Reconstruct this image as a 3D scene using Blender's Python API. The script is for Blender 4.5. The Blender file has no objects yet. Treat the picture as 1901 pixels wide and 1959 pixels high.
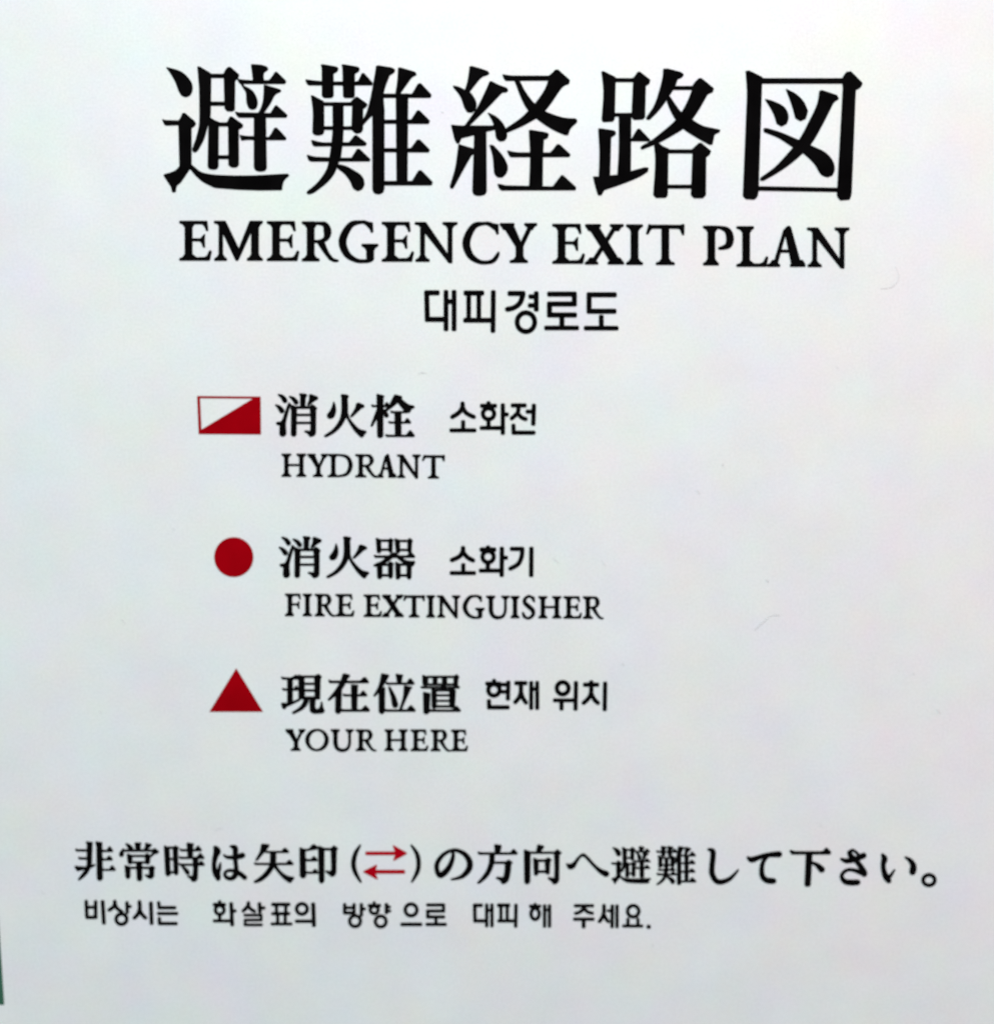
import bpy, math, random
from mathutils import Vector, Matrix
from mathutils.geometry import delaunay_2d_cdt

# ------------------------------------------------------------------ camera
scene = bpy.context.scene
COL = scene.collection
PW, PH = 1901.0, 1959.0            # size of the photograph the sign was measured from
FPX = 3000.0                       # focal length in those pixels
DIST = 0.30                        # metres from lens to sign
TILT, ROLL = math.radians(9.6), math.radians(-0.42)

cam_data = bpy.data.cameras.new('camera')
cam = bpy.data.objects.new('camera', cam_data)
COL.objects.link(cam)
cam_data.sensor_fit = 'HORIZONTAL'
cam_data.sensor_width = 36.0
cam_data.lens = 36.0 * FPX / PW
cam_data.clip_start = 0.01
cam_data.clip_end = 50.0
cam_rot = Matrix.Rotation(math.pi / 2 - TILT, 4, 'X') @ Matrix.Rotation(ROLL, 4, 'Z')
cam_loc = Vector((0, -DIST * math.cos(TILT), DIST * math.sin(TILT)))
cam.matrix_world = Matrix.Translation(cam_loc) @ cam_rot
cam_data.dof.use_dof = True
cam_data.dof.focus_distance = 0.24
cam_data.dof.aperture_fstop = 27.0
scene.camera = cam

# ------------------------------------------------------------------ light
world = bpy.data.worlds.new('World')
scene.world = world
world.use_nodes = True
bgn = world.node_tree.nodes['Background']
bgn.inputs[0].default_value = (0.84, 0.94, 1.0, 1)
bgn.inputs[1].default_value = 0.465

def area_light(name, loc, target, size, power, color, size_y=None):
    d = bpy.data.lights.new(name, 'AREA')
    d.energy = power
    d.color = color
    d.size = size
    if size_y:
        d.shape = 'RECTANGLE'
        d.size_y = size_y
    o = bpy.data.objects.new(name, d)
    o.location = loc
    o.rotation_euler = (Vector(target) - Vector(loc)).to_track_quat('-Z', 'Y').to_euler()
    COL.objects.link(o)
    return o

area_light('ceiling_lamp', (-0.10, -0.60, 0.66), (-0.02, 0, 0.10), 0.35, 5.75, (1.0, 0.995, 0.975), 0.25)
area_light('added_top_fill', (0.020, -0.085, 0.175), (0.014, 0, 0.105), 0.05, 0.060, (1.0, 0.97, 0.92))  # added unseen fill close to the board, brightens its top centre
area_light('added_warm_fill', (0.36, -0.10, 0.06), (0.09, 0, 0.02), 0.10, 0.38, (1.0, 0.26, 0.22))  # added reddish fill from out of view, gives the right side its pink cast

scene.view_settings.view_transform = 'Standard'
scene.view_settings.look = 'None'
scene.view_settings.exposure = 0.0
scene.view_settings.gamma = 1.0
scene.render.engine = 'CYCLES'

# ------------------------------------------------------------------ materials
def new_mat(name):
    m = bpy.data.materials.new(name)
    m.use_nodes = True
    return m, m.node_tree, m.node_tree.nodes['Principled BSDF']

def ink(name, rgb, rough=0.55, vary=0.35):
    m, nt, b = new_mat(name)
    tc = nt.nodes.new('ShaderNodeTexCoord')
    n = nt.nodes.new('ShaderNodeTexNoise')
    n.inputs['Scale'].default_value = 160.0
    n.inputs['Detail'].default_value = 4.0
    nt.links.new(tc.outputs['Object'], n.inputs['Vector'])
    r = nt.nodes.new('ShaderNodeValToRGB')
    r.color_ramp.elements[0].position = 0.3
    r.color_ramp.elements[1].position = 0.7
    r.color_ramp.elements[0].color = tuple(c * (1 - vary) for c in rgb) + (1,)
    r.color_ramp.elements[1].color = tuple(c * (1 + vary) for c in rgb) + (1,)
    nt.links.new(n.outputs['Fac'], r.inputs['Fac'])
    nt.links.new(r.outputs['Color'], b.inputs['Base Color'])
    b.inputs['Roughness'].default_value = rough
    b.inputs['Specular IOR Level'].default_value = 0.0
    return m

BLACK = ink('black_ink', (0.0030, 0.0028, 0.0030))
RED = ink('red_ink', (0.310, 0.0006, 0.0045), vary=0.10)
CRIMSON = ink('crimson_ink', (0.400, 0.0010, 0.0080), vary=0.06)
GREEN = ink('green_ink', (0.040, 0.125, 0.080), vary=0.2)
SCUFF = ink('scuff_grey', (0.715, 0.735, 0.74), vary=0.04)

def board_material():
    m, nt, b = new_mat('white_laminate')
    tc = nt.nodes.new('ShaderNodeTexCoord')
    def noise(scale, detail, rough=0.5):
        n = nt.nodes.new('ShaderNodeTexNoise')
        n.inputs['Scale'].default_value = scale
        n.inputs['Detail'].default_value = detail
        n.inputs['Roughness'].default_value = rough
        nt.links.new(tc.outputs['Object'], n.inputs['Vector'])
        return n
    # uneven pastel cast of the laminate: cloudy tints
    n1 = noise(75, 3.5, 0.62)
    sub = nt.nodes.new('ShaderNodeVectorMath'); sub.operation = 'SUBTRACT'
    sub.inputs[1].default_value = (0.5, 0.5, 0.5)
    nt.links.new(n1.outputs['Color'], sub.inputs[0])
    sc = nt.nodes.new('ShaderNodeVectorMath'); sc.operation = 'SCALE'
    sc.inputs['Scale'].default_value = 0.17
    nt.links.new(sub.outputs[0], sc.inputs[0])
    # fine grain
    n2 = noise(2200, 2.0)
    sub2 = nt.nodes.new('ShaderNodeMath'); sub2.operation = 'SUBTRACT'
    sub2.inputs[1].default_value = 0.5
    nt.links.new(n2.outputs['Fac'], sub2.inputs[0])
    mul2 = nt.nodes.new('ShaderNodeMath'); mul2.operation = 'MULTIPLY'
    mul2.inputs[1].default_value = 0.17
    nt.links.new(sub2.outputs[0], mul2.inputs[0])
    add = nt.nodes.new('ShaderNodeVectorMath'); add.operation = 'ADD'
    add.inputs[0].default_value = (0.774, 0.812, 0.812)
    nt.links.new(sc.outputs[0], add.inputs[1])
    add2 = nt.nodes.new('ShaderNodeVectorMath'); add2.operation = 'ADD'
    nt.links.new(add.outputs[0], add2.inputs[0])
    nt.links.new(mul2.outputs[0], add2.inputs[1])
    nt.links.new(add2.outputs[0], b.inputs['Base Color'])
    b.inputs['Roughness'].default_value = 0.42
    b.inputs['Specular IOR Level'].default_value = 0.3
    nb = noise(260, 3.0)
    bump = nt.nodes.new('ShaderNodeBump')
    bump.inputs['Strength'].default_value = 0.05
    bump.inputs['Distance'].default_value = 0.0006
    nt.links.new(nb.outputs['Fac'], bump.inputs['Height'])
    nt.links.new(bump.outputs['Normal'], b.inputs['Normal'])
    return m
BOARD = board_material()

def wall_material():
    m, nt, b = new_mat('painted_wall')
    tc = nt.nodes.new('ShaderNodeTexCoord')
    n = nt.nodes.new('ShaderNodeTexNoise')
    n.inputs['Scale'].default_value = 90
    n.inputs['Detail'].default_value = 6
    nt.links.new(tc.outputs['Object'], n.inputs['Vector'])
    r = nt.nodes.new('ShaderNodeValToRGB')
    r.color_ramp.elements[0].color = (0.52, 0.50, 0.47, 1)
    r.color_ramp.elements[1].color = (0.60, 0.58, 0.55, 1)
    nt.links.new(n.outputs['Fac'], r.inputs['Fac'])
    nt.links.new(r.outputs['Color'], b.inputs['Base Color'])
    b.inputs['Roughness'].default_value = 0.8
    bump = nt.nodes.new('ShaderNodeBump')
    bump.inputs['Strength'].default_value = 0.3
    bump.inputs['Distance'].default_value = 0.001
    nt.links.new(n.outputs['Fac'], bump.inputs['Height'])
    nt.links.new(bump.outputs['Normal'], b.inputs['Normal'])
    return m
WALL = wall_material()

# ------------------------------------------------------------------ measuring: photo pixel -> point on the sign
R3 = cam_rot.to_3x3()
def on_sign(px, py):
    d = R3 @ Vector(((px - PW / 2) / FPX, -(py - PH / 2) / FPX, -1.0))
    t = -cam_loc.y / d.y
    return (cam_loc.x + d.x * t, cam_loc.z + d.z * t)

# ------------------------------------------------------------------ the sign and the wall
INK_Y = -0.00008                    # the print lies 0.08 mm proud of the board face

sign = bpy.data.objects.new('evacuation_sign', None)
COL.objects.link(sign)
sign.location = (0, 0, -0.16)
sign['label'] = 'white emergency exit plan sign with black trilingual lettering and red legend symbols'
sign['category'] = 'sign'
SZ = 0.16

def link_part(name, verts, faces, mat, label=None, smooth=False):
    me = bpy.data.meshes.new(name)
    me.from_pydata(verts, [], faces)
    me.materials.append(mat)
    me.update()
    o = bpy.data.objects.new(name, me)
    o.parent = sign
    COL.objects.link(o)
    if label:
        o['label'] = label
    return o

def plate(name, x0, x1, z0, z1, y_front, y_back, r, bev, mat, parent=None, dz=0.0):
    """rounded plate with a small bevelled rim"""
    def ring(inset):
        pts = []
        rr = max(r - inset, 0.0004)
        for cx, cz, a0 in ((x1 - r, z1 - r, 0), (x0 + r, z1 - r, 90), (x0 + r, z0 + r, 180), (x1 - r, z0 + r, 270)):
            for k in range(9):
                a = math.radians(a0 + k * 90 / 8)
                pts.append((cx + rr * math.cos(a), cz + rr * math.sin(a)))
        return pts
    rings = [(0, y_back), (0, y_front + bev), (bev * 0.3, y_front + bev * 0.3), (bev, y_front)]
    vs, fs = [], []
    n = 36
    for ins, y in rings:
        for x, z in ring(ins):
            vs.append((x, y, z + dz))
    for k in range(3):
        for i in range(n):
            j = (i + 1) % n
            fs.append((k * n + i, k * n + j, (k + 1) * n + j, (k + 1) * n + i))
    fs.append(tuple(3 * n + i for i in range(n)))
    fs.append(tuple(reversed(range(n))))
    me = bpy.data.meshes.new(name)
    me.from_pydata(vs, [], fs)
    me.materials.append(mat)
    me.update()
    o = bpy.data.objects.new(name, me)
    COL.objects.link(o)
    if parent:
        o.parent = parent
    return o

plate('board', -0.340, 0.128, -0.150, 0.132, 0.0, 0.004, 0.006, 0.0006, BOARD, sign, SZ)
wall = plate('wall', -2.0, 2.0, -1.4, 1.4, 0.0045, 0.10, 0.001, 0.0005, WALL)
wall['kind'] = 'structure'

# ------------------------------------------------------------------ outline tools (all in photo pixels)
def catmull(p0, p1, p2, p3, t):
    return tuple(0.5 * ((2 * b) + (c - a) * t + (2 * a - 5 * b + 4 * c - d) * t * t + (3 * b - a - 3 * c + d) * t ** 3)
                 for a, b, c, d in zip(p0, p1, p2, p3))

def soft_poly(pts, limit=38.0):
    """closed outline; gentle bends become curves, real corners stay sharp"""
    n = len(pts)
    if n < 5:
        return pts
    smooth, tan = [], []
    for i in range(n):
        a, b, c = pts[i - 1], pts[i], pts[(i + 1) % n]
        v1 = (b[0] - a[0], b[1] - a[1]); v2 = (c[0] - b[0], c[1] - b[1])
        l1 = math.hypot(*v1) + 1e-9; l2 = math.hypot(*v2) + 1e-9
        cosv = max(-1, min(1, (v1[0] * v2[0] + v1[1] * v2[1]) / (l1 * l2)))
        ang = math.degrees(math.acos(cosv))
        smooth.append(ang < limit and 3 < ang)
        k1, k2 = (1, 1) if max(l1, l2) < 2.2 * min(l1, l2) else ((1, 0) if l1 > l2 else (0, 1))
        t = (k1 * v1[0] / l1 + k2 * v2[0] / l2, k1 * v1[1] / l1 + k2 * v2[1] / l2)
        lt = math.hypot(*t) + 1e-9
        tan.append((t[0] / lt, t[1] / lt))
    out = []
    for i in range(n):
        j = (i + 1) % n
        a, b = pts[i], pts[j]
        out.append(a)
        if not (smooth[i] or smooth[j]):
            continue
        L = math.hypot(b[0] - a[0], b[1] - a[1])
        ch = ((b[0] - a[0]) / (L + 1e-9), (b[1] - a[1]) / (L + 1e-9))
        m0 = tan[i] if smooth[i] else ch
        m1 = tan[j] if smooth[j] else ch
        for k in (1, 2, 3):
            t = k / 4
            h00 = 2 * t ** 3 - 3 * t * t + 1; h10 = t ** 3 - 2 * t * t + t
            h01 = -2 * t ** 3 + 3 * t * t; h11 = t ** 3 - t * t
            out.append(tuple(h00 * a[q] + h10 * L * m0[q] + h01 * b[q] + h11 * L * m1[q] for q in (0, 1)))
    return out

def disc(cx, cy, rx, ry=None, n=14):
    ry = ry or rx
    return [(cx + rx * math.cos(2 * math.pi * k / n), cy + ry * math.sin(2 * math.pi * k / n)) for k in range(n)]

def hull(q):
    q = sorted(set(q))
    def half(seq):
        o = []
        for p in seq:
            while len(o) > 1 and (o[-1][0] - o[-2][0]) * (p[1] - o[-2][1]) - (o[-1][1] - o[-2][1]) * (p[0] - o[-2][0]) <= 0:
                o.pop()
            o.append(p)
        return o
    a, b = half(q), half(q[::-1])
    return a[:-1] + b[:-1]

def swell(polys, e):
    """let the ink spread by e pixels all round, as small print does"""
    out = list(polys)
    for p in polys:
        for i in range(len(p)):
            a, b = p[i - 1], p[i]
            l = math.hypot(b[0] - a[0], b[1] - a[1])
            if l < 1e-4:
                continue
            nx, ny = -(b[1] - a[1]) / l * e, (b[0] - a[0]) / l * e
            out.append([(a[0] + nx, a[1] + ny), (b[0] + nx, b[1] + ny), (b[0] - nx, b[1] - ny), (a[0] - nx, a[1] - ny)])
    return out

def brush(tri, sub=5):
    """a stroke of changing width along a curve"""
    P = [tri[0]] + tri + [tri[-1]]
    pts = []
    for i in range(len(tri) - 1):
        for k in range(sub):
            pts.append(catmull(P[i], P[i + 1], P[i + 2], P[i + 3], k / sub))
    pts.append(tri[-1])
    polys = []
    lr = []
    for i, (x, y, w) in enumerate(pts):
        a = pts[max(i - 1, 0)]; b = pts[min(i + 1, len(pts) - 1)]
        dx, dy = b[0] - a[0], b[1] - a[1]
        l = math.hypot(dx, dy) + 1e-9
        nx, ny = -dy / l, dx / l
        h = max(w, 0.5) / 2
        lr.append(((x + nx * h, y + ny * h), (x - nx * h, y - ny * h)))
    for i in range(len(pts) - 1):
        q = [lr[i][0], lr[i + 1][0], lr[i + 1][1], lr[i][1]]
        polys.append(hull(q))
    for i in sorted(set([0, len(pts) - 1] + list(range(0, len(pts), sub)))):
        x, y, w = pts[i]
        polys.append(disc(x, y, max(w, 0.5) / 2 * 0.985, n=16))
    return polys

def line(w, pts):
    polys = []
    for i in range(len(pts) - 1):
        (x0, y0), (x1, y1) = pts[i], pts[i + 1]
        l = math.hypot(x1 - x0, y1 - y0) + 1e-9
        ux, uy = (x1 - x0) / l, (y1 - y0) / l
        h = w / 2
        e0 = h if i > 0 else 0
        e1 = h if i < len(pts) - 2 else 0
        x0 -= ux * e0; y0 -= uy * e0; x1 += ux * e1; y1 += uy * e1
        c = h * 0.35                                   # slightly rounded ends
        polys.append([(x0 - uy * (h - c), y0 + ux * (h - c)), (x0 + ux * c - uy * h, y0 + uy * c + ux * h),
                      (x1 - ux * c - uy * h, y1 - uy * c + ux * h), (x1 - uy * (h - c), y1 + ux * (h - c)),
                      (x1 + uy * (h - c), y1 - ux * (h - c)), (x1 - ux * c + uy * h, y1 - uy * c - ux * h),
                      (x0 + ux * c + uy * h, y0 + uy * c - ux * h), (x0 + uy * (h - c), y0 - ux * (h - c))])
    return polys

def ring(cx, cy, rx, ry, w, n=36):
    polys = []
    if w >= rx:
        return [disc(cx, cy, rx, ry, 48)]
    for k in range(n):
        a, b = 2 * math.pi * k / n, 2 * math.pi * (k + 1) / n
        q = []
        for ang, s in ((a, 0), (b, 0), (b, w), (a, w)):
            q.append((cx + (rx - s) * math.cos(ang), cy + (ry - s) * math.sin(ang)))
        polys.append(q)
    return polys

def hbar(x0, y, x1, t, tw, th):
    """Mincho horizontal: hairline with a triangular stop on its right end; y is the lower edge"""
    return [[(x0, y - t * 1.5), (x0 + t * 0.8, y - t * 1.45), (x0 + t * 2.2, y - t), (x1 - tw * 0.9, y - t), (x1 - tw * 0.55, y - th),
             (x1 - tw * 0.42, y - th), (x1, y - t * 0.8), (x1 - t * 0.3, y), (x0 + t * 0.8, y)]]

def parse(text):
    polys = []
    for ln in text.strip().split(';'):
        tk = ln.split()
        if not tk:
            continue
        op, v = tk[0], [float(x) for x in tk[1:]]
        if op == 'p':
            polys.append(soft_poly(list(zip(v[0::2], v[1::2]))))
        elif op == 'q':
            polys.append(list(zip(v[0::2], v[1::2])))
        elif op == 'r':
            x0, y0, x1, y1 = v
            polys.append([(x0, y0), (x1, y0), (x1, y1), (x0, y1)])
        elif op == 'b':
            polys += brush(list(zip(v[0::3], v[1::3], v[2::3])))
        elif op == 'l':
            polys += line(v[0], list(zip(v[1::2], v[2::2])))
        elif op == 'o':
            polys += ring(*v)
        elif op == 'h':
            polys += hbar(*v)
    return polys

def merge(polys):
    """union of all strokes -> one clean flat mesh"""
    vs, fs = [], []
    for p in polys:
        q = []
        for pt in p:
            if not q or math.hypot(pt[0] - q[-1][0], pt[1] - q[-1][1]) > 1e-3:
                q.append(pt)
        if len(q) > 2 and math.hypot(q[0][0] - q[-1][0], q[0][1] - q[-1][1]) < 1e-3:
            q.pop()
        if len(q) < 3:
            continue
        area = sum(q[i][0] * q[(i + 1) % len(q)][1] - q[(i + 1) % len(q)][0] * q[i][1] for i in range(len(q)))
        if abs(area) < 1e-3:
            continue
        if area < 0:
            q.reverse()
        b = len(vs)
        vs += q
        fs.append(list(range(b, b + len(q))))
    r = delaunay_2d_cdt([Vector(v) for v in vs], [], fs, 1, 1e-4)
    ov, of, src = r[0], r[2], r[5]
    keep = [f for f, s in zip(of, src) if s]
    used = sorted({i for f in keep for i in f})
    idx = {i: k for k, i in enumerate(used)}
    return [tuple(ov[i]) for i in used], [tuple(idx[i] for i in f) for f in keep]

def stamp(name, polys, mat=None, label=None, lift=0.0, spread=0.0):
    if spread:
        polys = swell(polys, spread)
    v2, fs = merge(polys)
    vs = []
    for x, y in v2:
        X, Z = on_sign(x, y)
        vs.append((X, INK_Y - lift, Z + SZ))
    out = []
    for f in fs:                                       # every face looks out of the board (-Y)
        a, b, c = (vs[i] for i in f[:3])
        ny = (b[2] - a[2]) * (c[0] - a[0]) - (b[0] - a[0]) * (c[2] - a[2])
        out.append(f if ny < 0 else tuple(reversed(f)))
    return link_part(name, vs, out, mat or BLACK, label)

def place(polys, ox, oy, s):
    return [[(ox + x / s, oy + y / s) for x, y in p] for p in polys]

def bbox(polys):
    xs = [x for p in polys for x, y in p]; ys = [y for p in polys for x, y in p]
    return min(xs), min(ys), max(xs), max(ys)

def fit(polys, box):
    x0, y0, x1, y1 = bbox(polys)
    X0, Y0, X1, Y1 = box
    return [[(X0 + (x - x0) * (X1 - X0) / (x1 - x0), Y0 + (y - y0) * (Y1 - Y0) / (y1 - y0)) for x, y in p] for p in polys]

# ------------------------------------------------------------------ glyph shapes
HI_T = '''p 100 98 300 160 400 245 455 340 455 430 425 490 370 512 315 490 275 430 230 310 170 200;
p 42 826 90 840 265 846 265 902 110 908 75 900;
p 255 850 290 820 325 742 355 740 480 845 507 888 490 915 445 945 445 1475 430 1510 300 1700 240 1755 225 1835 200 1847 178 1830 160 1760 62 1610 75 1595 150 1575 230 1540 285 1480 270 900;
p 440 1455 500 1505 570 1560 700 1595 900 1612 1300 1615 1600 1600 1790 1590 1812 1610 1740 1680 1720 1740 1710 1812 1400 1816 1100 1805 800 1782 700 1745 600 1690 500 1600 420 1500;
p 535 90 570 95 720 185 715 700 705 800 660 960 620 1100 540 1250 500 1285 475 1278 462 1245 520 1080 560 900 565 700 560 400 545 200;
r 700 192 930 242;
p 900 200 930 130 960 97 990 95 1110 200 1100 240 1055 285 1050 690 1020 708 950 708 915 670 905 250;
r 700 582 930 630;
p 695 790 760 835 840 870 825 940 822 1480 800 1518 750 1525 700 1515 680 1480 690 900;
r 810 872 970 920;
p 945 880 985 795 1010 788 1165 900 1160 935 1105 965 1108 1450 1085 1490 1020 1496 970 1465 965 930;
r 810 1332 980 1376;
p 1285 60 1310 58 1440 70 1505 95 1518 125 1455 175 1455 260 1490 325 1310 325 1310 260;
p 1095 262 1180 275 1290 282 1530 282 1570 240 1620 165 1640 165 1768 290 1755 325 1130 325 1105 290;
p 1150 345 1290 420 1350 510 1370 600 1350 670 1300 688 1255 670 1225 600 1210 440;
p 1125 300 1160 320 1205 400 1190 410;
p 1465 345 1490 350 1690 410 1698 435 1620 475 1550 600 1450 745 1380 745 1430 650 1455 540;
p 1062 720 1110 732 1410 738 1555 742 1620 635 1642 635 1785 765 1775 797 1115 797 1090 775;
p 1325 790 1485 790 1497 1510 1470 1545 1400 1552 1345 1535 1325 1490;
p 1125 1048 1220 1062 1320 1064 1530 1078 1560 1040 1610 950 1640 945 1772 1088 1760 1112 1330 1112 1230 1108 1150 1118'''
NAN_T = '''p 288 62 320 60 500 92 525 115 510 150 457 185 457 500 430 522 330 522 302 495 300 120;
p 578 62 620 62 790 92 822 115 812 150 755 187 752 500 730 522 620 522 598 495 590 120;
p 72 270 180 285 330 298 590 300 760 300 810 290 860 182 885 182 1003 315 998 345 118 345 90 320;
p 148 492 180 500 320 575 325 660 325 1000 300 1037 240 1046 190 1035 170 1000 175 700;
r 310 590 740 632;
p 705 580 760 525 790 512 930 612 920 640 870 680 868 820 868 960 840 1010 780 1022 735 990 715 950 725 640;
r 310 926 730 968;
p 450 615 595 615 590 1100 560 1350 520 1450 480 1560 420 1650 330 1740 250 1800 180 1850 110 1872 88 1855 95 1835 200 1750 290 1650 370 1520 400 1400 430 1200 450 1000;
p 152 1118 300 1150 440 1152 680 1150 755 1055 780 1050 920 1160 905 1192 200 1200 172 1180;
p 90 1325 230 1355 560 1367 715 1367 790 1245 820 1240 972 1385 962 1410 150 1412 112 1390;
p 515 1455 620 1478 740 1540 860 1630 888 1730 860 1800 800 1826 740 1790 700 1700 620 1590 520 1510;
p 1060 80 1090 75 1260 102 1318 130 1308 165 1240 210 1160 450 1168 700 1168 1780 1150 1848 1090 1870 1030 1855 1008 1800 1008 760 960 805 900 870 865 910 865 850 910 770 960 620 1010 380 1045 180;
p 1368 105 1400 105 1600 165 1617 200 1540 250 1395 455 1330 462 1355 300;
p 1335 470 1500 470 1490 1695 1345 1695;
p 1150 470 1560 472 1645 328 1680 325 1826 482 1812 520 1150 520;
p 1150 835 1550 832 1630 705 1658 702 1802 845 1788 885 1150 882;
p 1150 1232 1545 1232 1630 1115 1665 1112 1802 1252 1788 1284 1150 1280;
p 1150 1692 1560 1692 1650 1545 1685 1542 1842 1702 1828 1745 1150 1745'''
SHO_T = '''b 98 88 8 150 118 40 182 162 54; b 64 218 8 108 248 38 142 290 56;
p 232 190 252 200 232 270 202 380 188 450 196 570 180 602 150 610 125 600 115 570 120 470 80 462 72 438 130 430 155 400 190 300;
b 242 112 8 292 142 38 328 185 50;
p 370 80 400 78 462 86 460 105 445 122 440 250 385 250 385 110;
p 500 90 530 90 605 120 605 142 560 165 484 225 474 215 500 150;
p 248 212 320 240 332 260 325 590 310 608 280 608 265 590 268 300;
r 300 238 520 260;
p 508 240 530 213 555 225 595 260 580 285 578 560 560 600 510 614 488 588 470 568 435 552 445 542 515 548 518 400;
r 322 333 518 351; r 322 433 518 451'''
KA_T = '''p 800 170 820 230 822 300 800 360 760 382 722 370 715 335 745 300 775 250;
p 895 85 920 80 985 90 992 105 975 125 978 300 940 400 880 490 800 560 700 612 675 605 690 590 780 530 850 450 890 370 905 280 905 130;
p 978 290 1000 370 1060 450 1140 520 1220 540 1225 555 1200 578 1178 614 1150 610 1080 540 1010 440 960 350;
p 1100 195 1130 188 1195 215 1195 235 1150 258 1040 358 1018 355 1080 260'''
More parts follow.
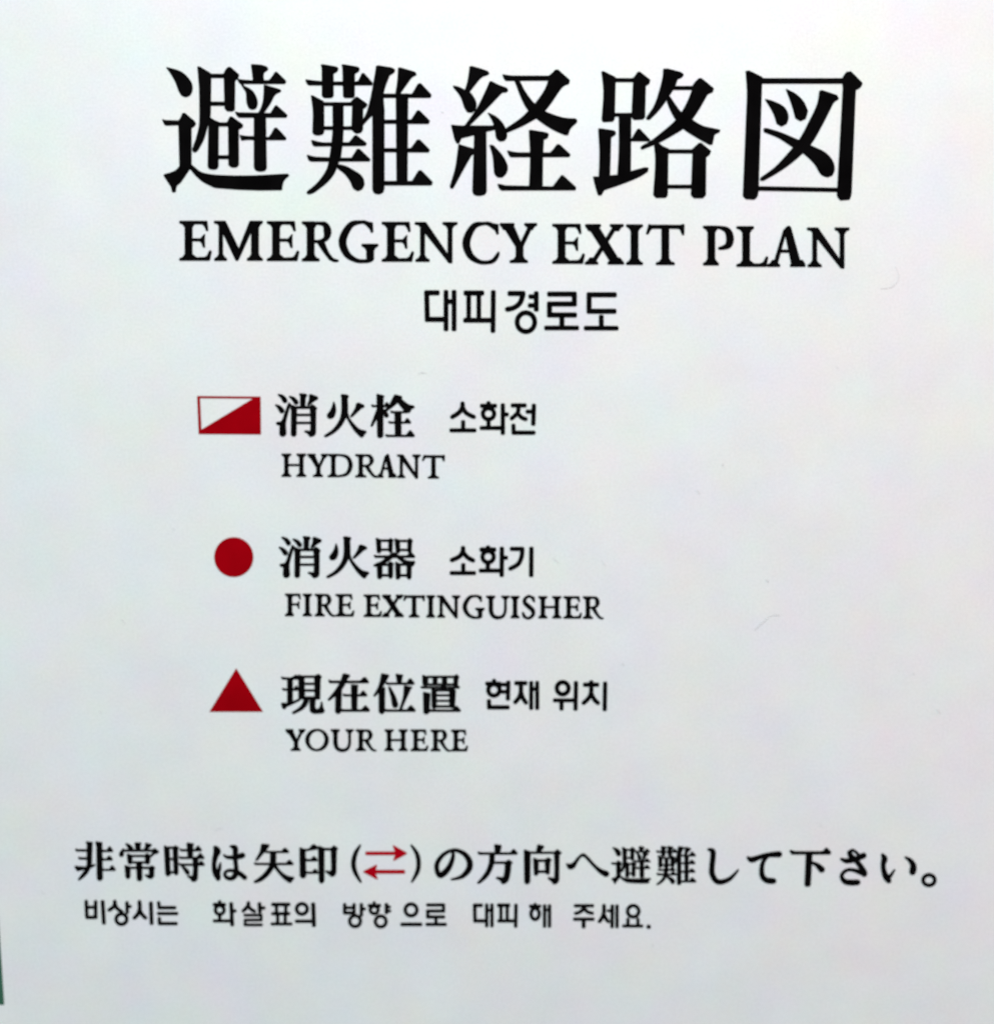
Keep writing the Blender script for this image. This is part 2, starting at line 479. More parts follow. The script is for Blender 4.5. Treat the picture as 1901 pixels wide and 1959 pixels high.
GLYPHS = [
('kanji_character', 855, 120, 7.3115, ['''p 320 50 350 48 480 85 570 118 588 150 560 165 480 200 400 290 310 405 230 420 270 330 300 200;
p 88 320 160 335 240 375 310 405 370 480 408 570 395 655 345 692 285 685 245 620 200 490 150 410 95 345;
p 595 265 620 258 700 300 830 350 850 382 830 405 760 420 560 630 310 875 250 945 230 905 350 740 430 620 500 480 570 330;
p 62 868 200 880 680 880 690 925 540 960 380 1005 200 1050 165 1122 140 1122 110 1070 90 990 65 890;
p 572 698 680 750 780 850 830 970 832 1040 800 1085 740 1095 695 1055 675 950 640 820;
p 385 940 545 935 550 1790 525 1840 440 1856 378 1840 358 1790 375 1250;
p 165 1138 200 1150 380 1205 380 1260 330 1305 220 1500 90 1740 60 1757 42 1730 120 1460 150 1250;
p 597 1148 650 1160 760 1280 830 1400 845 1470 820 1550 770 1598 710 1598 670 1555 655 1450 640 1300;
p 778 163 900 180 1000 182 1440 182 1430 242 825 246 800 220;
p 1425 182 1470 145 1515 98 1548 95 1712 240 1702 290 1630 318 1560 400 1480 520 1370 665 1290 745 1180 810 1040 885 830 975 800 965 820 925 900 870 1050 760 1130 680 1240 560 1370 370 1425 230;
p 935 225 1000 225 1090 400 1240 590 1350 668 1500 730 1640 770 1790 780 1814 800 1810 830 1720 920 1690 1005 1640 1002 1480 930 1240 765 1120 640 1040 490 960 280;
p 1148 945 1180 940 1380 975 1418 992 1405 1045 1350 1072 1337 1300 1332 1745 1150 1745 1165 1300;
p 843 1228 920 1245 1000 1255 1440 1257 1480 1220 1535 1145 1570 1140 1722 1282 1705 1312 890 1314 870 1290;
p 710 1696 760 1702 820 1717 1480 1732 1595 1580 1615 1570 1802 1742 1790 1777 760 1780 730 1750''']),
('kanji_character', 1125, 125, 7.3115, ['''p 188 85 220 85 380 165 378 240 365 740 340 780 210 787 192 750 215 350;
r 350 180 660 226;
p 605 190 640 165 690 95 720 88 862 200 850 250 800 282 790 720 760 750 640 756 608 720 630 240;
r 350 667 640 710;
p 430 690 597 690 590 1520 410 1540 430 1200;
p 570 1022 612 1020 690 890 715 885 862 1040 852 1056 570 1054;
p 143 885 190 885 350 910 382 935 375 965 315 1005 300 1545 150 1580 160 1200;
p 72 1555 155 1555 300 1540 420 1530 600 1480 780 1430 838 1432 830 1480 730 1545 580 1612 400 1680 220 1740 180 1812 140 1812 110 1720 75 1580;
p 1052 50 1120 48 1280 90 1330 120 1312 155 1245 190 1210 290 1130 420 1050 540 960 650 855 755 815 750 820 720 920 570 1000 340 1045 150;
r 1170 290 1480 336;
p 1445 310 1490 240 1550 180 1582 180 1752 320 1735 370 1660 410 1520 650 1400 810 1320 885 1130 1000 1000 1070 870 1125 750 1172 733 1150 760 1120 870 1060 1050 920 1200 790 1310 650 1400 480 1450 350;
p 1100 420 1145 440 1210 540 1300 655 1430 745 1600 845 1720 875 1840 900 1830 930 1762 962 1732 1102 1690 1102 1500 995 1310 865 1220 750 1140 600 1100 480;
p 918 1060 980 1085 1040 1130 1125 1165 1115 1230 1108 1800 1080 1846 950 1848 912 1810 940 1300;
r 1100 1177 1475 1224;
p 1445 1180 1480 1150 1550 1085 1580 1085 1712 1197 1690 1245 1645 1280 1640 1810 1600 1852 1480 1852 1438 1810 1460 1230;
r 1090 1671 1465 1716''']),
('kanji_character', 1400, 0, 3.794, ['''p 100 515 130 515 220 560 215 600 190 1380 180 1425 160 1446 100 1442 80 1420 110 700;
p 200 568 820 568 820 603 205 603;
p 800 572 830 522 862 518 945 602 930 630 895 652 865 1400 850 1446 785 1452 762 1420 805 640;
p 175 1352 775 1364 775 1390 175 1380;
p 240 718 300 735 380 780 408 845 395 895 358 915 325 895 300 820;
p 392 645 460 680 520 740 548 805 532 860 495 876 460 855 440 780;
p 635 660 655 655 760 690 772 715 730 750 650 910 570 1045 510 1110 430 1180 330 1250 230 1307 205 1307 208 1290 310 1215 400 1120 490 1010 560 880 620 750;
p 230 932 260 932 350 960 480 1015 570 1055 680 1110 730 1170 742 1230 725 1272 690 1284 650 1267 600 1190 510 1105 440 1065 340 1000 232 955''']),
('hangul_syllable', 800, 545, 4.7525, [
'l 38 190 70 76 70 82 312 250 312; l 36 252 48 252 415; l 36 325 48 325 415; l 36 252 150 325 150',
'l 38 415 72 595 72; l 34 458 80 458 310; l 34 550 80 550 310; l 36 412 320 680 320; l 36 682 50 678 430',
'l 38 815 76 970 76; b 952 82 38 925 160 38 870 205 36 810 220 38; l 34 1005 105 1070 105; l 34 1000 185 1070 185; l 36 1072 60 1072 237; o 978 337 98 104 36',
'l 38 1175 82 1418 82 1418 172 1192 172 1192 272 1438 272; l 38 1305 272 1305 385; l 34 1148 390 1457 390',
'l 38 1800 88 1552 88 1552 238 1797 238; l 36 1663 275 1663 390; l 34 1508 392 1816 392']),
('hangul_syllable', 790, 740, 7.312, [
'b 692 232 50 688 290 52 640 360 50 548 420 48; b 694 290 50 745 365 48 850 420 48; l 46 700 470 700 600; l 44 515 607 880 607',
'l 46 1055 205 1055 260; l 46 942 264 1168 264; o 1055 375 102 100 46; l 46 1055 465 1055 565; l 44 938 574 1250 574; l 48 1255 235 1255 665; l 46 1265 385 1332 385',
'l 46 1372 258 1582 258; b 1475 260 48 1462 360 46 1380 440 46; b 1465 370 42 1515 425 46 1575 450 46; l 44 1580 345 1680 345; l 48 1690 240 1680 537; l 46 1402 520 1406 640 1706 640']),
('hangul_syllable', 790, 1015, 5.003, [
'b 478 165 34 474 205 36 440 250 34 372 282 34; b 478 205 34 520 255 34 574 285 34; l 32 480 315 480 405; l 30 355 406 598 406',
'l 32 718 146 718 180; l 34 640 182 792 182; o 718 250 70 70 32; l 34 715 315 715 378; l 30 633 383 850 383; l 34 850 158 848 440; l 32 860 260 904 260',
'l 32 930 175 1060 175; b 1045 178 34 1038 250 34 1005 320 34 930 364 32; l 34 1132 158 1130 440']),
('hangul_syllable', 890, 1280, 6.555, [
'l 40 360 128 360 175; l 40 256 183 445 183; o 358 262 92 92 42; l 36 438 195 540 195; l 36 445 285 540 285; l 42 540 150 532 390; l 42 295 383 298 480 550 480',
'l 42 618 176 772 176; b 695 180 42 695 290 44 670 360 42 626 415 42; b 700 300 40 725 370 42 760 420 42; l 40 825 155 825 507; l 40 900 155 900 507; l 36 825 250 900 250',
'o 1220 240 96 98 44; l 38 1103 392 1380 392; l 42 1205 400 1205 514; l 42 1387 155 1380 517',
'l 42 1578 146 1578 190; l 42 1480 196 1672 196; b 1578 190 42 1575 300 44 1540 370 42 1482 425 42; b 1580 310 40 1615 380 42 1662 425 42; l 42 1752 163 1746 522']),
('hangul_syllable', 150, 1710, 7.921, [
'l 38 118 100 130 365; l 38 262 105 262 365; l 30 120 205 262 205; l 36 115 358 282 358; l 42 366 105 388 460',
'b 552 118 42 550 170 44 520 210 40 466 248 38; b 560 180 40 600 235 38 660 275 36; l 36 735 120 740 300; l 32 745 192 800 192; o 653 385 100 98 38',
'b 925 122 42 930 220 44 900 310 42 848 366 40; b 930 250 40 970 320 40 1018 366 40; l 42 1098 125 1110 465',
'l 36 1215 120 1225 212 1477 212; l 34 1198 300 1507 300; l 36 1225 360 1230 452 1497 452']),
('hangul_syllable', 390, 1710, 7.921, [
'l 36 240 106 240 150; l 38 143 165 328 165; o 240 245 84 84 36; l 34 240 325 240 400; l 32 143 412 430 412; l 42 413 135 430 487; l 34 430 260 487 260',
'b 675 140 40 665 190 40 595 262 36; b 680 200 36 720 240 36 770 268 34; l 40 840 135 850 290; l 34 860 215 925 215; l 28 608 325 868 325 868 398 625 398 625 472 886 472',
'l 38 1028 162 1302 162; l 34 1100 170 1100 295; l 34 1240 170 1240 295; l 34 1028 302 1302 302; l 34 1118 310 1118 450; l 34 1232 310 1232 450; l 30 1018 458 1334 458',
'o 1485 230 100 98 38; l 34 1385 417 1655 417; l 46 1655 140 1668 497']),
('hangul_syllable', 640, 1710, 7.921, [
'l 36 152 148 152 305; l 34 295 148 295 305; l 28 152 212 295 212; l 34 140 290 300 290; l 36 405 148 405 340; l 30 410 230 467 230; o 310 415 100 100 36',
'l 32 600 122 600 165; l 36 508 180 696 180; o 600 245 77 74 34; l 40 785 148 785 302; l 28 790 200 845 200; l 28 790 262 850 262; o 698 420 100 100 36',
'o 1158 245 108 108 38; l 38 1003 465 1322 465',
'l 34 1393 170 1650 170 1650 262 1410 262 1410 352 1667 352; l 34 1535 352 1535 455; l 34 1383 465 1692 465']),
('hangul_syllable', 890, 1710, 10.005, [
'l 48 328 222 178 222 184 520 400 520; l 46 408 195 408 635; l 46 508 195 508 635; l 36 408 315 508 315',
'l 48 613 220 852 220; l 44 680 230 680 510; l 44 800 230 800 510; l 44 620 520 960 520; l 48 968 200 962 642',
'l 38 1335 183 1335 220; l 46 1228 240 1442 240; o 1335 385 102 130 48; l 46 1515 210 1515 642; l 46 1610 210 1610 642; l 34 1515 310 1610 310']),
('hangul_syllable', 1080, 1710, 10.005, [
'l 42 183 230 553 230; b 375 240 60 340 310 50 270 360 44 205 376 42; b 390 300 50 440 350 44 530 374 42; l 44 168 487 562 487; l 56 362 490 362 655',
'b 750 225 50 750 350 54 720 450 50 665 532 48; b 750 400 46 790 480 50 835 532 48; l 36 815 325 910 325; l 48 910 215 905 652; l 46 1000 215 1000 652',
'o 1310 335 132 132 48; l 44 1210 470 1210 605; l 44 1400 470 1400 605; l 40 1108 618 1493 618']),
('full_stop', 1080, 1710, 10.005, ['o 1605 632 34 33 40']),
('kanji_character', 525, 1015, 6.789, ['''p 1320 98 1378 120 1380 270 1365 290 1335 282; r 1370 120 1492 139; p 1485 120 1505 100 1542 125 1530 150 1527 270 1505 287 1483 262; r 1372 238 1490 256;
p 1563 105 1622 125 1627 270 1610 292 1582 282; r 1618 125 1742 143; p 1733 120 1757 100 1792 130 1780 155 1772 280 1748 292 1732 262; r 1618 242 1740 260;
p 1293 318 1330 328 1718 328 1765 288 1780 288 1822 335 1815 348 1308 348;
p 1545 285 1592 300 1520 362 1430 422 1320 462 1288 456 1300 442 1400 395 1490 320;
p 1555 318 1605 318 1680 375 1730 395 1822 400 1820 415 1800 455 1770 466 1700 432 1640 392;
p 1333 418 1395 440 1397 600 1375 626 1345 620 1340 600; r 1388 435 1490 452; p 1478 438 1500 403 1546 430 1535 450 1532 600 1507 622 1483 600; r 1388 570 1490 590;
p 1573 408 1630 435 1634 600 1610 632 1580 622; r 1625 432 1730 450; p 1718 432 1742 400 1788 430 1775 450 1772 610 1750 634 1724 615; r 1628 572 1728 592''']),
('kanji_character', 365, 740, 4.32, ['''h 1492 163 1642 10 46 34; p 1538 60 1597 75 1588 95 1586 408 1565 421 1543 410;
p 1543 175 1572 200 1535 260 1497 326 1488 322 1518 240; b 1590 190 12 1606 215 26 1617 236 30;
p 1685 65 1742 80 1740 97 1700 135 1650 175 1602 208 1594 202 1640 150;
p 1722 85 1760 120 1800 148 1842 158 1846 170 1820 182 1806 212 1780 204 1740 165 1706 118;
h 1650 213 1792 9 42 30; p 1686 205 1736 205 1736 405 1690 405; h 1633 299 1817 9 58 38; h 1608 410 1847 11 72 48''']),
('kanji_character', 530, 1280, 5.138, ['''p 40 78 60 84 145 84 185 58 218 82 218 99 55 99; p 104 92 150 92 150 330 104 342; h 52 207 212 11 50 40; p 44 335 110 335 220 293 228 303 130 352 92 366 76 392 54 382;
p 208 58 264 72 270 288 214 290 214 100; r 258 68 378 82; p 368 72 404 50 436 75 424 97 418 292 374 296; r 262 138 376 152; r 262 203 376 217; r 214 274 420 293;
p 268 288 312 288 298 340 252 392 170 436 154 437 150 426 210 388 248 345; p 324 288 376 288 370 368 382 398 408 394 425 370 434 322 442 328 452 385 466 410 450 430 400 434 350 431 328 415 324 370''',
'''p 508 106 540 118 808 118 852 84 870 86 898 124 896 134 516 134; p 648 50 668 48 712 60 708 77 690 92 640 190 560 270 510 308 500 302 580 200 630 110;
p 578 232 632 200 626 420 600 440 574 422; p 730 154 797 162 788 182 782 405 735 405; h 648 264 882 12 74 48; h 622 415 908 15 84 52''',
'''p 1028 45 1098 60 1090 78 1060 130 1010 210 960 267 950 262 1000 170; p 1002 200 1057 180 1055 420 1030 442 1003 422;
p 1168 50 1237 60 1226 80 1218 142 1185 142; h 1068 149 1347 12 80 54; b 1103 180 14 1140 270 38 1160 352 52; p 1250 164 1327 180 1310 196 1262 300 1217 408 1200 408 1240 280; h 1053 415 1358 14 90 54''',
'''p 1430 60 1482 80 1478 158 1450 166 1434 150; r 1475 70 1745 84; p 1738 72 1765 54 1787 80 1775 100 1772 160 1736 157; r 1532 80 1572 155; r 1624 80 1666 155; r 1475 145 1742 158;
h 1412 187 1792 11 66 36; r 1612 155 1656 215; p 1438 228 1502 240 1492 428 1467 443 1442 430; h 1488 416 1802 14 86 50;
p 1520 188 1562 208 1564 375 1545 391 1523 377; r 1555 202 1700 216; p 1695 202 1720 188 1752 210 1742 370 1717 382 1696 366; r 1560 252 1700 264; r 1560 306 1700 318; r 1560 360 1700 374''']),
('kanji_character', 135, 1600, 7.041, ['''p 210 78 230 76 297 85 290 105 282 350 264 420 230 490 170 552 115 592 104 583 150 520 205 440 224 380 226 120; p 68 168 100 180 226 182 226 200 76 200; p 108 280 140 289 226 290 226 310 115 307;
p 58 403 100 408 220 412 325 378 332 388 270 424 130 457 95 467 70 432; p 338 78 358 76 427 88 420 105 430 570 410 594 375 592 360 560 355 150; h 420 206 568 16 86 64; h 420 321 563 16 86 54; h 430 460 604 13 90 62''',
'''b 747 102 8 788 135 42 817 174 54; p 868 88 952 92 937 120 937 196 885 196; p 1010 93 1088 110 1082 130 1012 192 988 186 1010 140; b 712 175 14 692 220 42 686 248 52;
r 705 183 1112 203; p 1100 197 1130 163 1188 205 1170 227 1130 237 1085 278 1073 267 1105 230; p 763 238 827 257 825 360 800 377 777 362; r 820 257 1012 274; p 1003 255 1030 233 1072 260 1063 360 1040 377 1014 362; r 820 344 1012 360;
p 733 393 802 415 801 550 775 574 747 552; r 795 417 1062 434; p 1053 423 1095 398 1137 425 1121 450 1120 540 1090 570 1050 562 1003 522 1010 518 1060 527 1063 480; p 889 348 957 348 962 580 930 604 899 587''',
'''p 1263 128 1327 155 1342 520 1305 537 1283 512; r 1320 145 1392 162; p 1380 155 1410 128 1457 155 1441 180 1447 500 1425 522 1397 502; r 1325 298 1397 316; r 1330 476 1402 494;
p 1568 93 1590 92 1662 105 1646 125 1642 287 1584 287; h 1472 197 1763 17 96 64; h 1462 300 1798 17 106 66; h 1458 392 1802 17 88 56; p 1648 295 1717 295 1708 560 1682 607 1640 607 1602 558 1573 541 1590 533 1645 543 1656 450; b 1500 402 12 1545 447 38 1577 490 48''']),
('kana_character', 395, 1605, 7.041, ['''p 98 103 130 98 175 133 187 180 152 240 130 310 127 380 146 430 178 335 192 318 194 390 180 460 187 530 165 562 140 552 95 480 78 390 84 270 100 180;
b 325 100 16 378 118 60 390 160 60 385 230 50 392 320 46 400 400 48 392 480 60 340 533 46 270 520 38 246 470 30 282 430 28 350 428 32 430 455 46 516 522 52; b 232 215 10 280 247 32 380 250 44 440 236 58 486 222 62''']),
('kanji_character', 395, 1605, 7.041, ['''p 743 73 765 72 842 80 840 97 800 150 740 220 690 282 668 292 664 280 720 180; h 785 184 1108 15 106 58; p 863 172 932 172 927 320 890 410 820 500 740 562 660 592 638 577 720 520 800 440 850 360;
h 642 347 1168 17 106 58; p 922 325 960 390 1010 450 1090 502 1178 520 1172 537 1152 560 1138 587 1108 582 1040 532 966 450 905 370''',
'''p 1258 118 1327 145 1337 500 1315 527 1280 522 1262 500; p 1318 142 1380 138 1432 78 1460 83 1502 125 1490 135 1420 147 1320 163; h 1328 297 1493 18 96 58; h 1328 464 1503 16 86 54;
p 1508 98 1582 125 1582 560 1560 592 1535 592 1518 560; r 1570 129 1692 150; p 1678 130 1715 93 1768 130 1747 160 1742 450 1720 497 1680 507 1650 477 1603 437 1610 431 1670 441 1687 400''']),
('bracket', 655, 1605, 7.041, ['b 238 88 14 174 200 44 148 330 50 172 450 44 246 580 16', 'b 926 85 12 1002 200 42 1026 330 46 1006 450 42 934 580 14']),
('kana_character', 655, 1605, 7.041, ['b 1488 160 26 1485 260 42 1425 400 60 1325 490 66 1275 430 52 1275 330 50 1340 230 40 1440 165 32 1540 155 36 1650 210 52 1712 310 66 1700 410 66 1620 500 46 1530 535 24 1465 545 12']),
('kanji_character', 905, 1605, 7.041, ['''p 288 80 310 78 378 90 375 107 355 192 298 192; h 62 207 593 20 100 64; p 223 200 287 200 277 320 240 430 180 520 100 587 65 602 58 592 120 520 180 430 217 320; r 270 311 448 331;
p 433 320 475 283 528 320 506 345 492 480 460 572 410 607 385 597 365 562 308 527 318 517 410 524 425 450''',
'''p 868 83 885 82 952 100 946 117 885 187 850 187; p 688 148 767 175 762 580 735 607 705 602 694 570; r 755 177 1110 195; p 1093 185 1130 143 1188 190 1156 215 1152 550 1120 602 1080 607 1055 572 1006 531 1015 521 1095 534 1101 400;
p 813 258 877 285 872 470 850 494 824 482; r 868 282 980 304; p 968 285 1010 253 1053 285 1032 310 1022 470 1000 477 977 462; r 868 430 982 452''']),
('kana_character', 905, 1605, 7.041, ['p 1253 335 1300 342 1345 325 1400 260 1455 208 1480 202 1505 208 1550 250 1630 340 1720 410 1805 440 1828 470 1812 502 1780 507 1710 462 1620 372 1530 272 1495 240 1470 234 1445 245 1400 310 1360 385 1320 405 1280 397']),
('kana_character', 1155, 1610, 7.041, ['b 1402 105 14 1462 128 58 1468 200 60 1455 330 60 1455 430 62 1500 520 58 1570 547 56 1680 512 44 1760 440 24 1808 382 10']),
('kana_character', 1415, 1615, 9.505, ['b 140 240 26 210 285 85 330 248 72 450 208 62 600 190 80 712 185 95; b 570 190 30 470 250 50 410 360 60 395 480 70 412 590 78 480 655 86 560 670 90 612 670 85']),
('kanji_character', 1415, 1615, 9.505, ['h 905 182 1650 44 160 108; p 1208 150 1312 150 1278 740 1258 767 1200 767 1182 740; b 1285 325 20 1400 380 62 1485 462 102']),
('kana_character', 1600, 1615, 9.505, ['b 84 270 30 170 305 70 300 290 74 420 240 84 492 207 88; b 235 165 70 268 230 84 350 300 74 430 400 78 488 500 96 500 540 98; b 218 150 40 285 112 36 340 138 34 395 195 40; b 440 520 70 340 482 54 220 465 42 130 510 46 90 590 52 150 680 78 270 700 90 382 695 84',
'b 832 195 40 868 262 92 845 380 72 860 500 78 900 600 98 946 665 82; b 940 620 60 990 560 40 1055 465 10; b 1245 237 16 1330 292 60 1390 380 90 1388 460 108 1378 508 100', 'o 1677 655 132 120 50']),
]


for kind, ox, oy, s, items in GLYPHS:
    for g in items:
        big = s > 7.3 and oy < 200 or s < 4
        small = kind != 'hangul_syllable' or oy > 1700
        stamp(kind, place(parse(g), ox, oy, s), spread=0.9 if big else (1.2 if small else 1.05))

SHO, KA = parse(SHO_T), parse(KA_T)
stamp('kanji_character', place(SHO, 525, 1015, 6.789), spread=1.2)
stamp('kanji_character', place(KA, 525, 1015, 6.789), spread=1.2)
stamp('kanji_character', fit(SHO, (527.0, 753.2, 607.5, 835.0)), spread=1.2)
stamp('kanji_character', fit(KA, (620.2, 754.6, 700.4, 835.8)), spread=1.2)
HI, NAN = parse(HI_T), parse(NAN_T)
stamp('kanji_character', place(HI, 305, 115, 7.3115), spread=0.9)
stamp('kanji_character', place(NAN, 575, 115, 7.3115), spread=0.9)
stamp('kanji_character', fit(HI, (1169.2, 1619.8, 1244.6, 1690.8)), spread=1.05)
stamp('kanji_character', fit(NAN, (1255.2, 1619.2, 1331.0, 1692.8)), spread=1.05)

# ------------------------------------------------------------------ roman capitals, drawn from stem and hairline
def roman(ch, x0, x1, yt, yb, S, T):
    W, H = x1 - x0, yb - yt
    P = []
    def poly(*pts): P.append(soft_poly([(x * W, y * H) for x, y in pts], 30))
    def raw(pts): P.append(soft_poly(pts, 30))
    def stem(cx, w, a=0.0, b=1.0, ):
        P.append([(cx * W - w / 2, a * H), (cx * W + w / 2, a * H), (cx * W + w / 2, b * H), (cx * W - w / 2, b * H)])
    def serif(cx, w, y, d, l, r):
        c = cx * W; Y = y * H; l *= W; r *= W
        raw([(c - l, Y), (c + r, Y), (c + r, Y + d * T * .75), (c + w / 2 + T * .9, Y + d * T * 1.25), (c + w / 2, Y + d * T * 2.6),
             (c - w / 2, Y + d * T * 2.6), (c - w / 2 - T * .9, Y + d * T * 1.25), (c - l, Y + d * T * .75)])
    def diag(xa, ya, xb, yb_, w):                      # slanted stroke, horizontal width w
        P.append([(xa * W - w / 2, ya * H), (xa * W + w / 2, ya * H), (xb * W + w / 2, yb_ * H), (xb * W - w / 2, yb_ * H)])
    def br(*t): P.extend(brush([(a * W, b * H, c) for a, b, c in t], 6))
    t, w = T / H, T / W
    if ch == 'I':
        stem(.5, S); serif(.5, S, 0, 1, .5, .5); serif(.5, S, 1, -1, .5, .5)
    elif ch in 'EFL':
        c = .28 if ch != 'F' else .31
        stem(c, S)
        if ch == 'L': c = .30; P.pop(); stem(c, S)
        serif(c, S, 0, 1, c, .24); serif(c, S, 1, -1, c, .24)
        if ch in 'EF':
            r = .89 if ch == 'E' else 1.0
            poly((c, 1), (r - .03, 1), (r, .765), (r - .045, .755), (r - .10, .86), (r - .17, 1 - t * 1.15), (c, 1 - t * 1.1))
            m = .79 if ch == 'E' else .92
            poly((c, .525 + t * .45), (m - .13, .525 + t * .45), (m - .06, .62), (m, .67), (m - .01, .52), (m, .33), (m - .05, .34),
                 (m - .10, .45), (m - .16, .525 - t * .5), (c, .525 - t * .5))
        if ch in 'EL':
            r = 1.0
            poly((c, 0), (r - .06, 0), (r, .23), (r - .05, .25), (r - .13, .12), (r - .22, t * 1.25), (c + .25, t * 1.1), (c + .12, t * 2.4), (c, t * 3))
    elif ch == 'H':
        for c in (.19, .81):
            stem(c, S); serif(c, S, 0, 1, .19, .19); serif(c, S, 1, -1, .19, .19)
        P.append([(.19 * W, .54 * H), (.81 * W, .54 * H), (.81 * W, .54 * H - T), (.19 * W, .54 * H - T)])
    elif ch == 'T':
        stem(.5, S, 0, .98); serif(.5, S, 0, 1, .24, .24)
        poly((.07, 1.0), (.12, .98), (.88, .975), (.985, 1.0), (1.0, .98), (.99, .74), (.95, .74), (.89, .88), (.82, .975 - t * 1.3),
             (.18, .975 - t * 1.3), (.11, .87), (.05, .76), (0, .76), (.04, .9))
    elif ch in 'PRD':
        c = {'P': .265, 'R': .235, 'D': .22}[ch]
        stem(c, S); serif(c, S, 0, 1, c, .24 if ch != 'D' else .15); serif(c, S, 1, -1, c, .1)
        if ch == 'P':
            br((c, 1 - t * .6, T), (.56, 1 - t * .65, T * 1.1), (.80, .88, S * .8), (1 - S / W / 2, .70, S), (.84, .52, S * .85), (.68, .45, T * 1.5), (.54, .43, T))
        elif ch == 'R':
            rx = .80 - S / W / 2
            br((c, 1 - t * .6, T), (.48, 1 - t * .65, T * 1.1), (.64, .92, S * .7), (rx, .75, S), (.66, .58, S * .65), (.5, .505, T), (c, .50, T * .9))
            raw([(.40 * W, .49 * H), (.40 * W + S * 1.0, .53 * H), (.74 * W, .20 * H), (.86 * W, .06 * H), (1.0 * W, .02 * H), (1.0 * W, -.01 * H),
                 (.90 * W, -.02 * H), (.76 * W, .03 * H), (.60 * W, .22 * H), (.44 * W, .44 * H)])
        else:
            rx = 1 - S / W / 2
            br((c - .1, 1 - t * .6, T), (.50, 1 - t * .6, T), (.80, .86, S * .75), (rx, .52, S), (.80, .16, S * .75), (.50, t * .6, T), (c - .1, t * .6, T))
    elif ch == 'O':
        k = 16
        pts = []
        for i in range(k + 1):
            a = 2 * math.pi * i / k + math.pi / 2
            wd = T + (S - T) * abs(math.sin(a - math.pi / 2 + .12)) ** 1.3
            pts.append(((.5 + (.5 - wd / W / 2) * math.cos(a)), (.5 + (.515 - wd / H / 2) * math.sin(a)), wd))
        br(*pts)
    elif ch in 'CG':
        l = S / W / 2
        br((.90, .86, T * 1.7) if ch == 'C' else (.80, .87, T * 1.6), (.74, .965 - t * .1, T * 1.5) if ch == 'C' else (.70, .96 - t * .1, T * 1.4), (.58, 1.0 - t * .4, T * 1.05), (.30, .90, S * .75), (l + .01, .53, S), (.20, .20, S * .85), (.44, .035, T * 1.5),
           (.66, .0 + t * .2, T * 1.2), (.84, .06, T * 1.4) if ch == 'C' else (.80, .035, T * 1.3), (.96, .20, T * 1.0) if ch == 'C' else (.86, .07, T))
        poly((.84, .97), (.965, .95), (.97, .72), (.93, .71), (.88, .82), (.80, .93))
        if ch == 'C':
            poly((.90, .06), (1.0, .255), (.97, .275), (.84, .12))
        else:
            P.pop(); poly((.74, .98), (.86, .96), (.87, .73), (.83, .72), (.78, .83), (.68, .94))
            c = .80
            P.append([(c * W - S / 2, .03 * H), (c * W + S / 2, .05 * H), (c * W + S / 2, .42 * H), (c * W - S / 2, .42 * H)])
            serif(c, S, .43, -1, .21, .20)
    elif ch == 'U':
        c, d = .20, .83
        serif(c, S, 1, -1, .20, .18); serif(d, T * 1.5, 1, -1, .17, .17)
        br((c, 1 - t, S), (c, .6, S), (c + .005, .32, S), (c + .09, .10, S * .85), (.50, .01, T * 1.9), (.72, .08, T * 1.6), (d - .01, .30, T * 1.45), (d, .6, T * 1.4), (d, 1 - t, T * 1.4))
    elif ch == 'S':
        br((.84, .80, T * 1.2), (.72, .93, T * 1.3), (.48, .985, T * 1.4), (.22, .87, S * .7), (.20, .70, S * .9), (.48, .53, S), (.78, .36, S * .95), (.80, .16, S * .75),
           (.52, .015, T * 1.4), (.24, .05, T * 1.3), (.08, .22, T * 1.2))
        poly((.80, .97), (.90, .95), (.92, .73), (.86, .73), (.76, .86)); poly((.0, .27), (.06, .28), (.20, .10), (.08, .03))
    elif ch == 'N':
        c, d = .175, .825
        v = -.035
        stem(c, T * 1.7); stem(d, T * 1.7, -.02, 1)
        serif(c, T * 1.7, 0, 1, .16, .16); serif(d, T * 1.7, 1, -1, .17, .17)
        P.append([(0, H), (.25 * W, H), (d * W + T * .85, .02 * H), (d * W + T * .85, v * H), (d * W - T * .4, v * H), (c * W - S * .3, .88 * H), (.08 * W, H - T), (0, H - T * .8)])
    elif ch == 'M':
        c, d = .135, .845
        stem(c, T * 1.5); stem(d, S)
        serif(c, T * 1.5, 0, 1, .13, .12); serif(d, S, 0, 1, .16, .155); serif(d, S, 1, -1, .10, .155)
        P.append([(0, H), (.23 * W, H), (.515 * W, .27 * H), (.49 * W, .0), (.45 * W, .0), (.12 * W, .86 * H), (.06 * W, H - T), (0, H - T * .8)])
        P.append([(.47 * W, 0), (.50 * W, .02 * H), (.78 * W, .78 * H), (.86 * W, H), (.74 * W, H), (.515 * W, .30 * H), (.45 * W, .06 * H)])
    elif ch == 'A':
        P.append([(.47 * W, .84 * H), (.50 * W, .97 * H), (.58 * W, H), (.62 * W, .97 * H), (.90 * W, .03 * H), (.90 * W - S * 1.35, .03 * H)])
        P.append([(.53 * W, .97 * H), (.20 * W + T * .8, 0), (.20 * W - T * .8, 0), (.50 * W - T, .90 * H)])
        P.append([(.28 * W, .41 * H), (.76 * W, .41 * H), (.76 * W, .41 * H - T), (.28 * W, .41 * H - T)])
        serif(.185, T * 1.5, 0, 1, .185, .15); serif(.83, S * 1.1, 0, 1, .22, .17)
    elif ch == 'X':
        P.append([(.06 * W, H - T * .6), (.06 * W + S * 1.5, H - T * .6), (.98 * W - S * .3, T * .6), (.98 * W - S * 1.7, T * .6)])
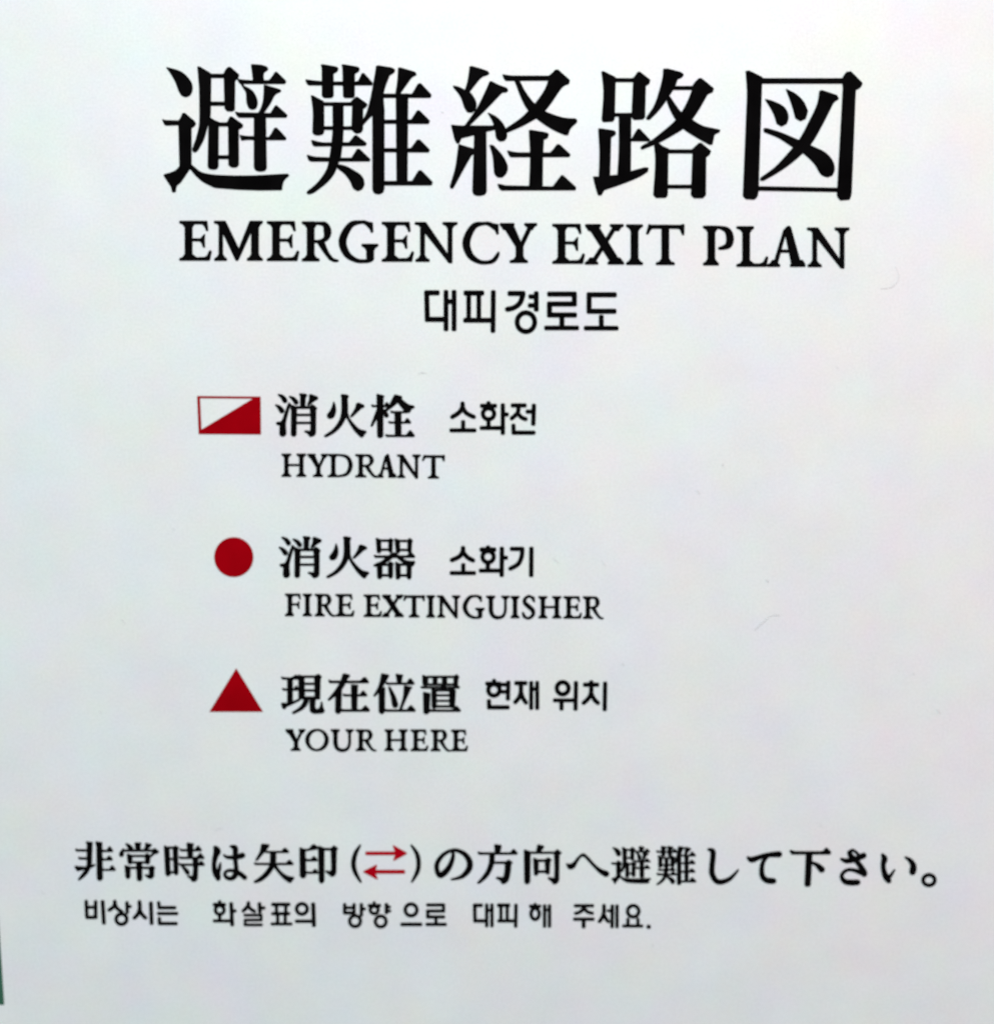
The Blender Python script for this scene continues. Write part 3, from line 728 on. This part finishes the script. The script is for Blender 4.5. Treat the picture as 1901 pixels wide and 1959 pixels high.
        P.append([(.86 * W - T * .2, H - T * .6), (.86 * W - T * 1.9, H - T * .6), (.14 * W, T * .6), (.14 * W + T * 1.7, T * .6)])
        serif(.20, S * 1.2, 1, -1, .19, .20); serif(.82, T * 1.6, 1, -1, .17, .17)
        serif(.17, T * 1.6, 0, 1, .17, .16); serif(.80, S * 1.2, 0, 1, .21, .20)
    elif ch == 'Y':
        c = .53
        stem(c, S, 0, .46); serif(c, S, 0, 1, .26, .22)
        P.append([(.06 * W, H - T * .6), (.06 * W + S * 1.55, H - T * .6), (c * W + S * .35, .44 * H), (c * W - S * .5, .40 * H)])
        P.append([(.90 * W, H - T * .6), (.90 * W - T * 1.7, H - T * .6), (c * W - S * .05, .42 * H), (c * W + S * .5, .42 * H)])
        serif(.20, S * 1.1, 1, -1, .20, .18); serif(.83, T * 1.5, 1, -1, .16, .17)
    return [[(x0 + x, yb - y) for x, y in p] for p in P]

def letters(rows, S, T):
    for ch, x0, x1, yt, yb in rows:
        stamp('latin_letter', roman(ch, x0, x1, yt, yb, S, T), spread=0.95 if S < 10 else 1.0)

letters([('E', 343.8, 404.5, 422.7, 497.6), ('M', 410, 502, 422.7, 497.8), ('E', 511, 571.8, 423.2, 498.2), ('R', 578, 647, 423.8, 498.8),
         ('G', 647.8, 723, 422.6, 500.2), ('E', 730.7, 791.2, 424.6, 499.6), ('N', 794, 874.8, 425, 499.8), ('C', 884.5, 955.2, 425.3, 502.6),
         ('Y', 956.5, 1026.6, 427, 501.9), ('E', 1056.8, 1118, 428.4, 503.6), ('X', 1119, 1192.8, 429, 505), ('I', 1198, 1229, 429.5, 505.7),
         ('T', 1236, 1308.5, 428.6, 505.9), ('P', 1345, 1402.6, 432, 506.7), ('L', 1409, 1468.5, 433, 509.4), ('A', 1467, 1539.5, 432, 509.5),
         ('N', 1543.8, 1624.3, 435.5, 510)], 13.4, 4.6)
letters([('H', 539, 585.2, 868.3, 911.3), ('Y', 588.5, 627, 868.6, 911.6), ('D', 627.2, 674, 868.8, 912), ('R', 679.8, 723, 869.2, 912.4),
         ('A', 720.5, 757.5, 868.5, 913), ('N', 759.7, 804.4, 870, 913.5), ('T', 807.8, 850.2, 870.3, 914.6)], 6.9, 2.7)
letters([('F', 545.6, 574.6, 1136.2, 1178), ('I', 579.5, 596.4, 1136.4, 1178.2), ('R', 602.3, 641, 1136.6, 1178.4), ('E', 642, 677.5, 1137, 1178.8),
         ('E', 695.9, 729.9, 1138, 1179.6), ('X', 731, 771.7, 1138.2, 1179.8), ('T', 771.9, 812, 1138.6, 1180.4), ('I', 816, 831.5, 1139.3, 1180.8),
         ('N', 836, 880, 1139.6, 1180.8), ('G', 885, 926.5, 1139, 1182), ('U', 930, 974, 1140.2, 1182), ('I', 977, 993, 1140.6, 1182),
         ('S', 998.5, 1024.5, 1140, 1183), ('H', 1030, 1073, 1141, 1182.4), ('E', 1078, 1112.3, 1141.2, 1182.8), ('R', 1115, 1154, 1141.4, 1183.2)], 7.0, 2.7)
letters([('Y', 546.5, 583.8, 1395.6, 1435.8), ('O', 584.5, 628.3, 1395.4, 1436), ('U', 633, 676, 1395.8, 1436), ('R', 681, 719.8, 1396, 1436.2),
         ('H', 736, 779.2, 1396, 1436.2), ('E', 785.8, 818.6, 1396.2, 1436.4), ('R', 824, 862, 1396.4, 1436.6), ('E', 863, 894.4, 1396.6, 1436.8)], 6.8, 2.7)

# ------------------------------------------------------------------ coloured symbols and marks
stamp('hydrant_symbol', place(parse('q 52 75 577 80 577 97 52 93; q 52 75 76 75 90 390 65 390; q 520 92 577 92 580 393 65 390 82 356'), 365, 740, 4.32), RED,
      'red outlined rectangle with its lower right half filled')
stamp('extinguisher_symbol', place([disc(917, 662, 445, 452, 72)], 370, 1010, 11.88), RED, 'solid red circle')
stamp('location_symbol', place([[(1414, 146), (1609, 463), (1219, 463)]], 80, 1240, 3.802), RED, 'solid red triangle')
stamp('red_arrow', place(parse('r 315 178 722 212; q 683 92 866 195 690 290 718 212 716 180'), 655, 1605, 7.041), CRIMSON, 'red arrow pointing right', spread=1.1)
stamp('red_arrow', place(parse('r 440 425 835 462; q 462 353 283 443 470 542 436 462 436 425'), 655, 1605, 7.041), CRIMSON, 'red arrow pointing left', spread=1.1)

# dark green frame of the plan that begins at the left edge; a true upright rectangle on the board
gx, gz = on_sign(8.2, 1922.5)
gv, gf = [], []
gz1 = 0.105
for x, z in ((gx - 0.0045, gz), (gx, gz), (gx, gz1), (gx - 0.0045, gz1)):
    gv.append((x, INK_Y, z + SZ))
for x, z in ((gx - 0.20, gz), (gx - 0.0045, gz), (gx - 0.0045, gz + 0.0045), (gx - 0.20, gz + 0.0045)):
    gv.append((x, INK_Y, z + SZ))
link_part('plan_frame', gv, [(0, 1, 2, 3), (4, 5, 6, 7)], GREEN, 'dark green border strip at the left of the lettering')

# fine scuffs and specks on the laminate
for g in ('b 1442 1206 1.0 1458 1192 2.0 1474 1178 1.2 1490 1177 1.6', 'b 1684 552 1.0 1706 548 1.4 1719 530 1.3 1712 508 .8', 'b 1334 938 2.6 1337 944 3.0',
          'b 1466 1110 3.2 1469 1112 3.0', 'b 1793 1358 2.4 1797 1364 2.8', 'b 1057 1067 1.2 1063 1072 1.6 1068 1077 1.0', 'b 1150 1070 .8 1158 1082 1.4',
          'b 800 715 .8 808 712 1.6 815 714 .9', 'b 232 1184 1.2 240 1192 1.6', 'b 1246 1806 1.0 1250 1810 1.8', 'b 77 1703 1.0 85 1711 1.6',
          'b 845 213 1.8 848 215 2.2', 'b 1568 1578 1.6 1571 1581 1.8', 'b 1380 890 1.6 1384 888 2.2', 'b 412 1590 .8 420 1584 1.2 426 1586 .8',
          'b 1190 1270 2.6 1193 1272 2.6', 'b 190 1360 1.6 193 1363 2.2', 'b 330 1010 1.0 334 1013 1.6', 'b 1600 700 1.4 1602 704 2.0', 'b 1745 1290 1.2 1749 1288 1.8'):
    stamp('scuff_mark', parse(g), SCUFF)
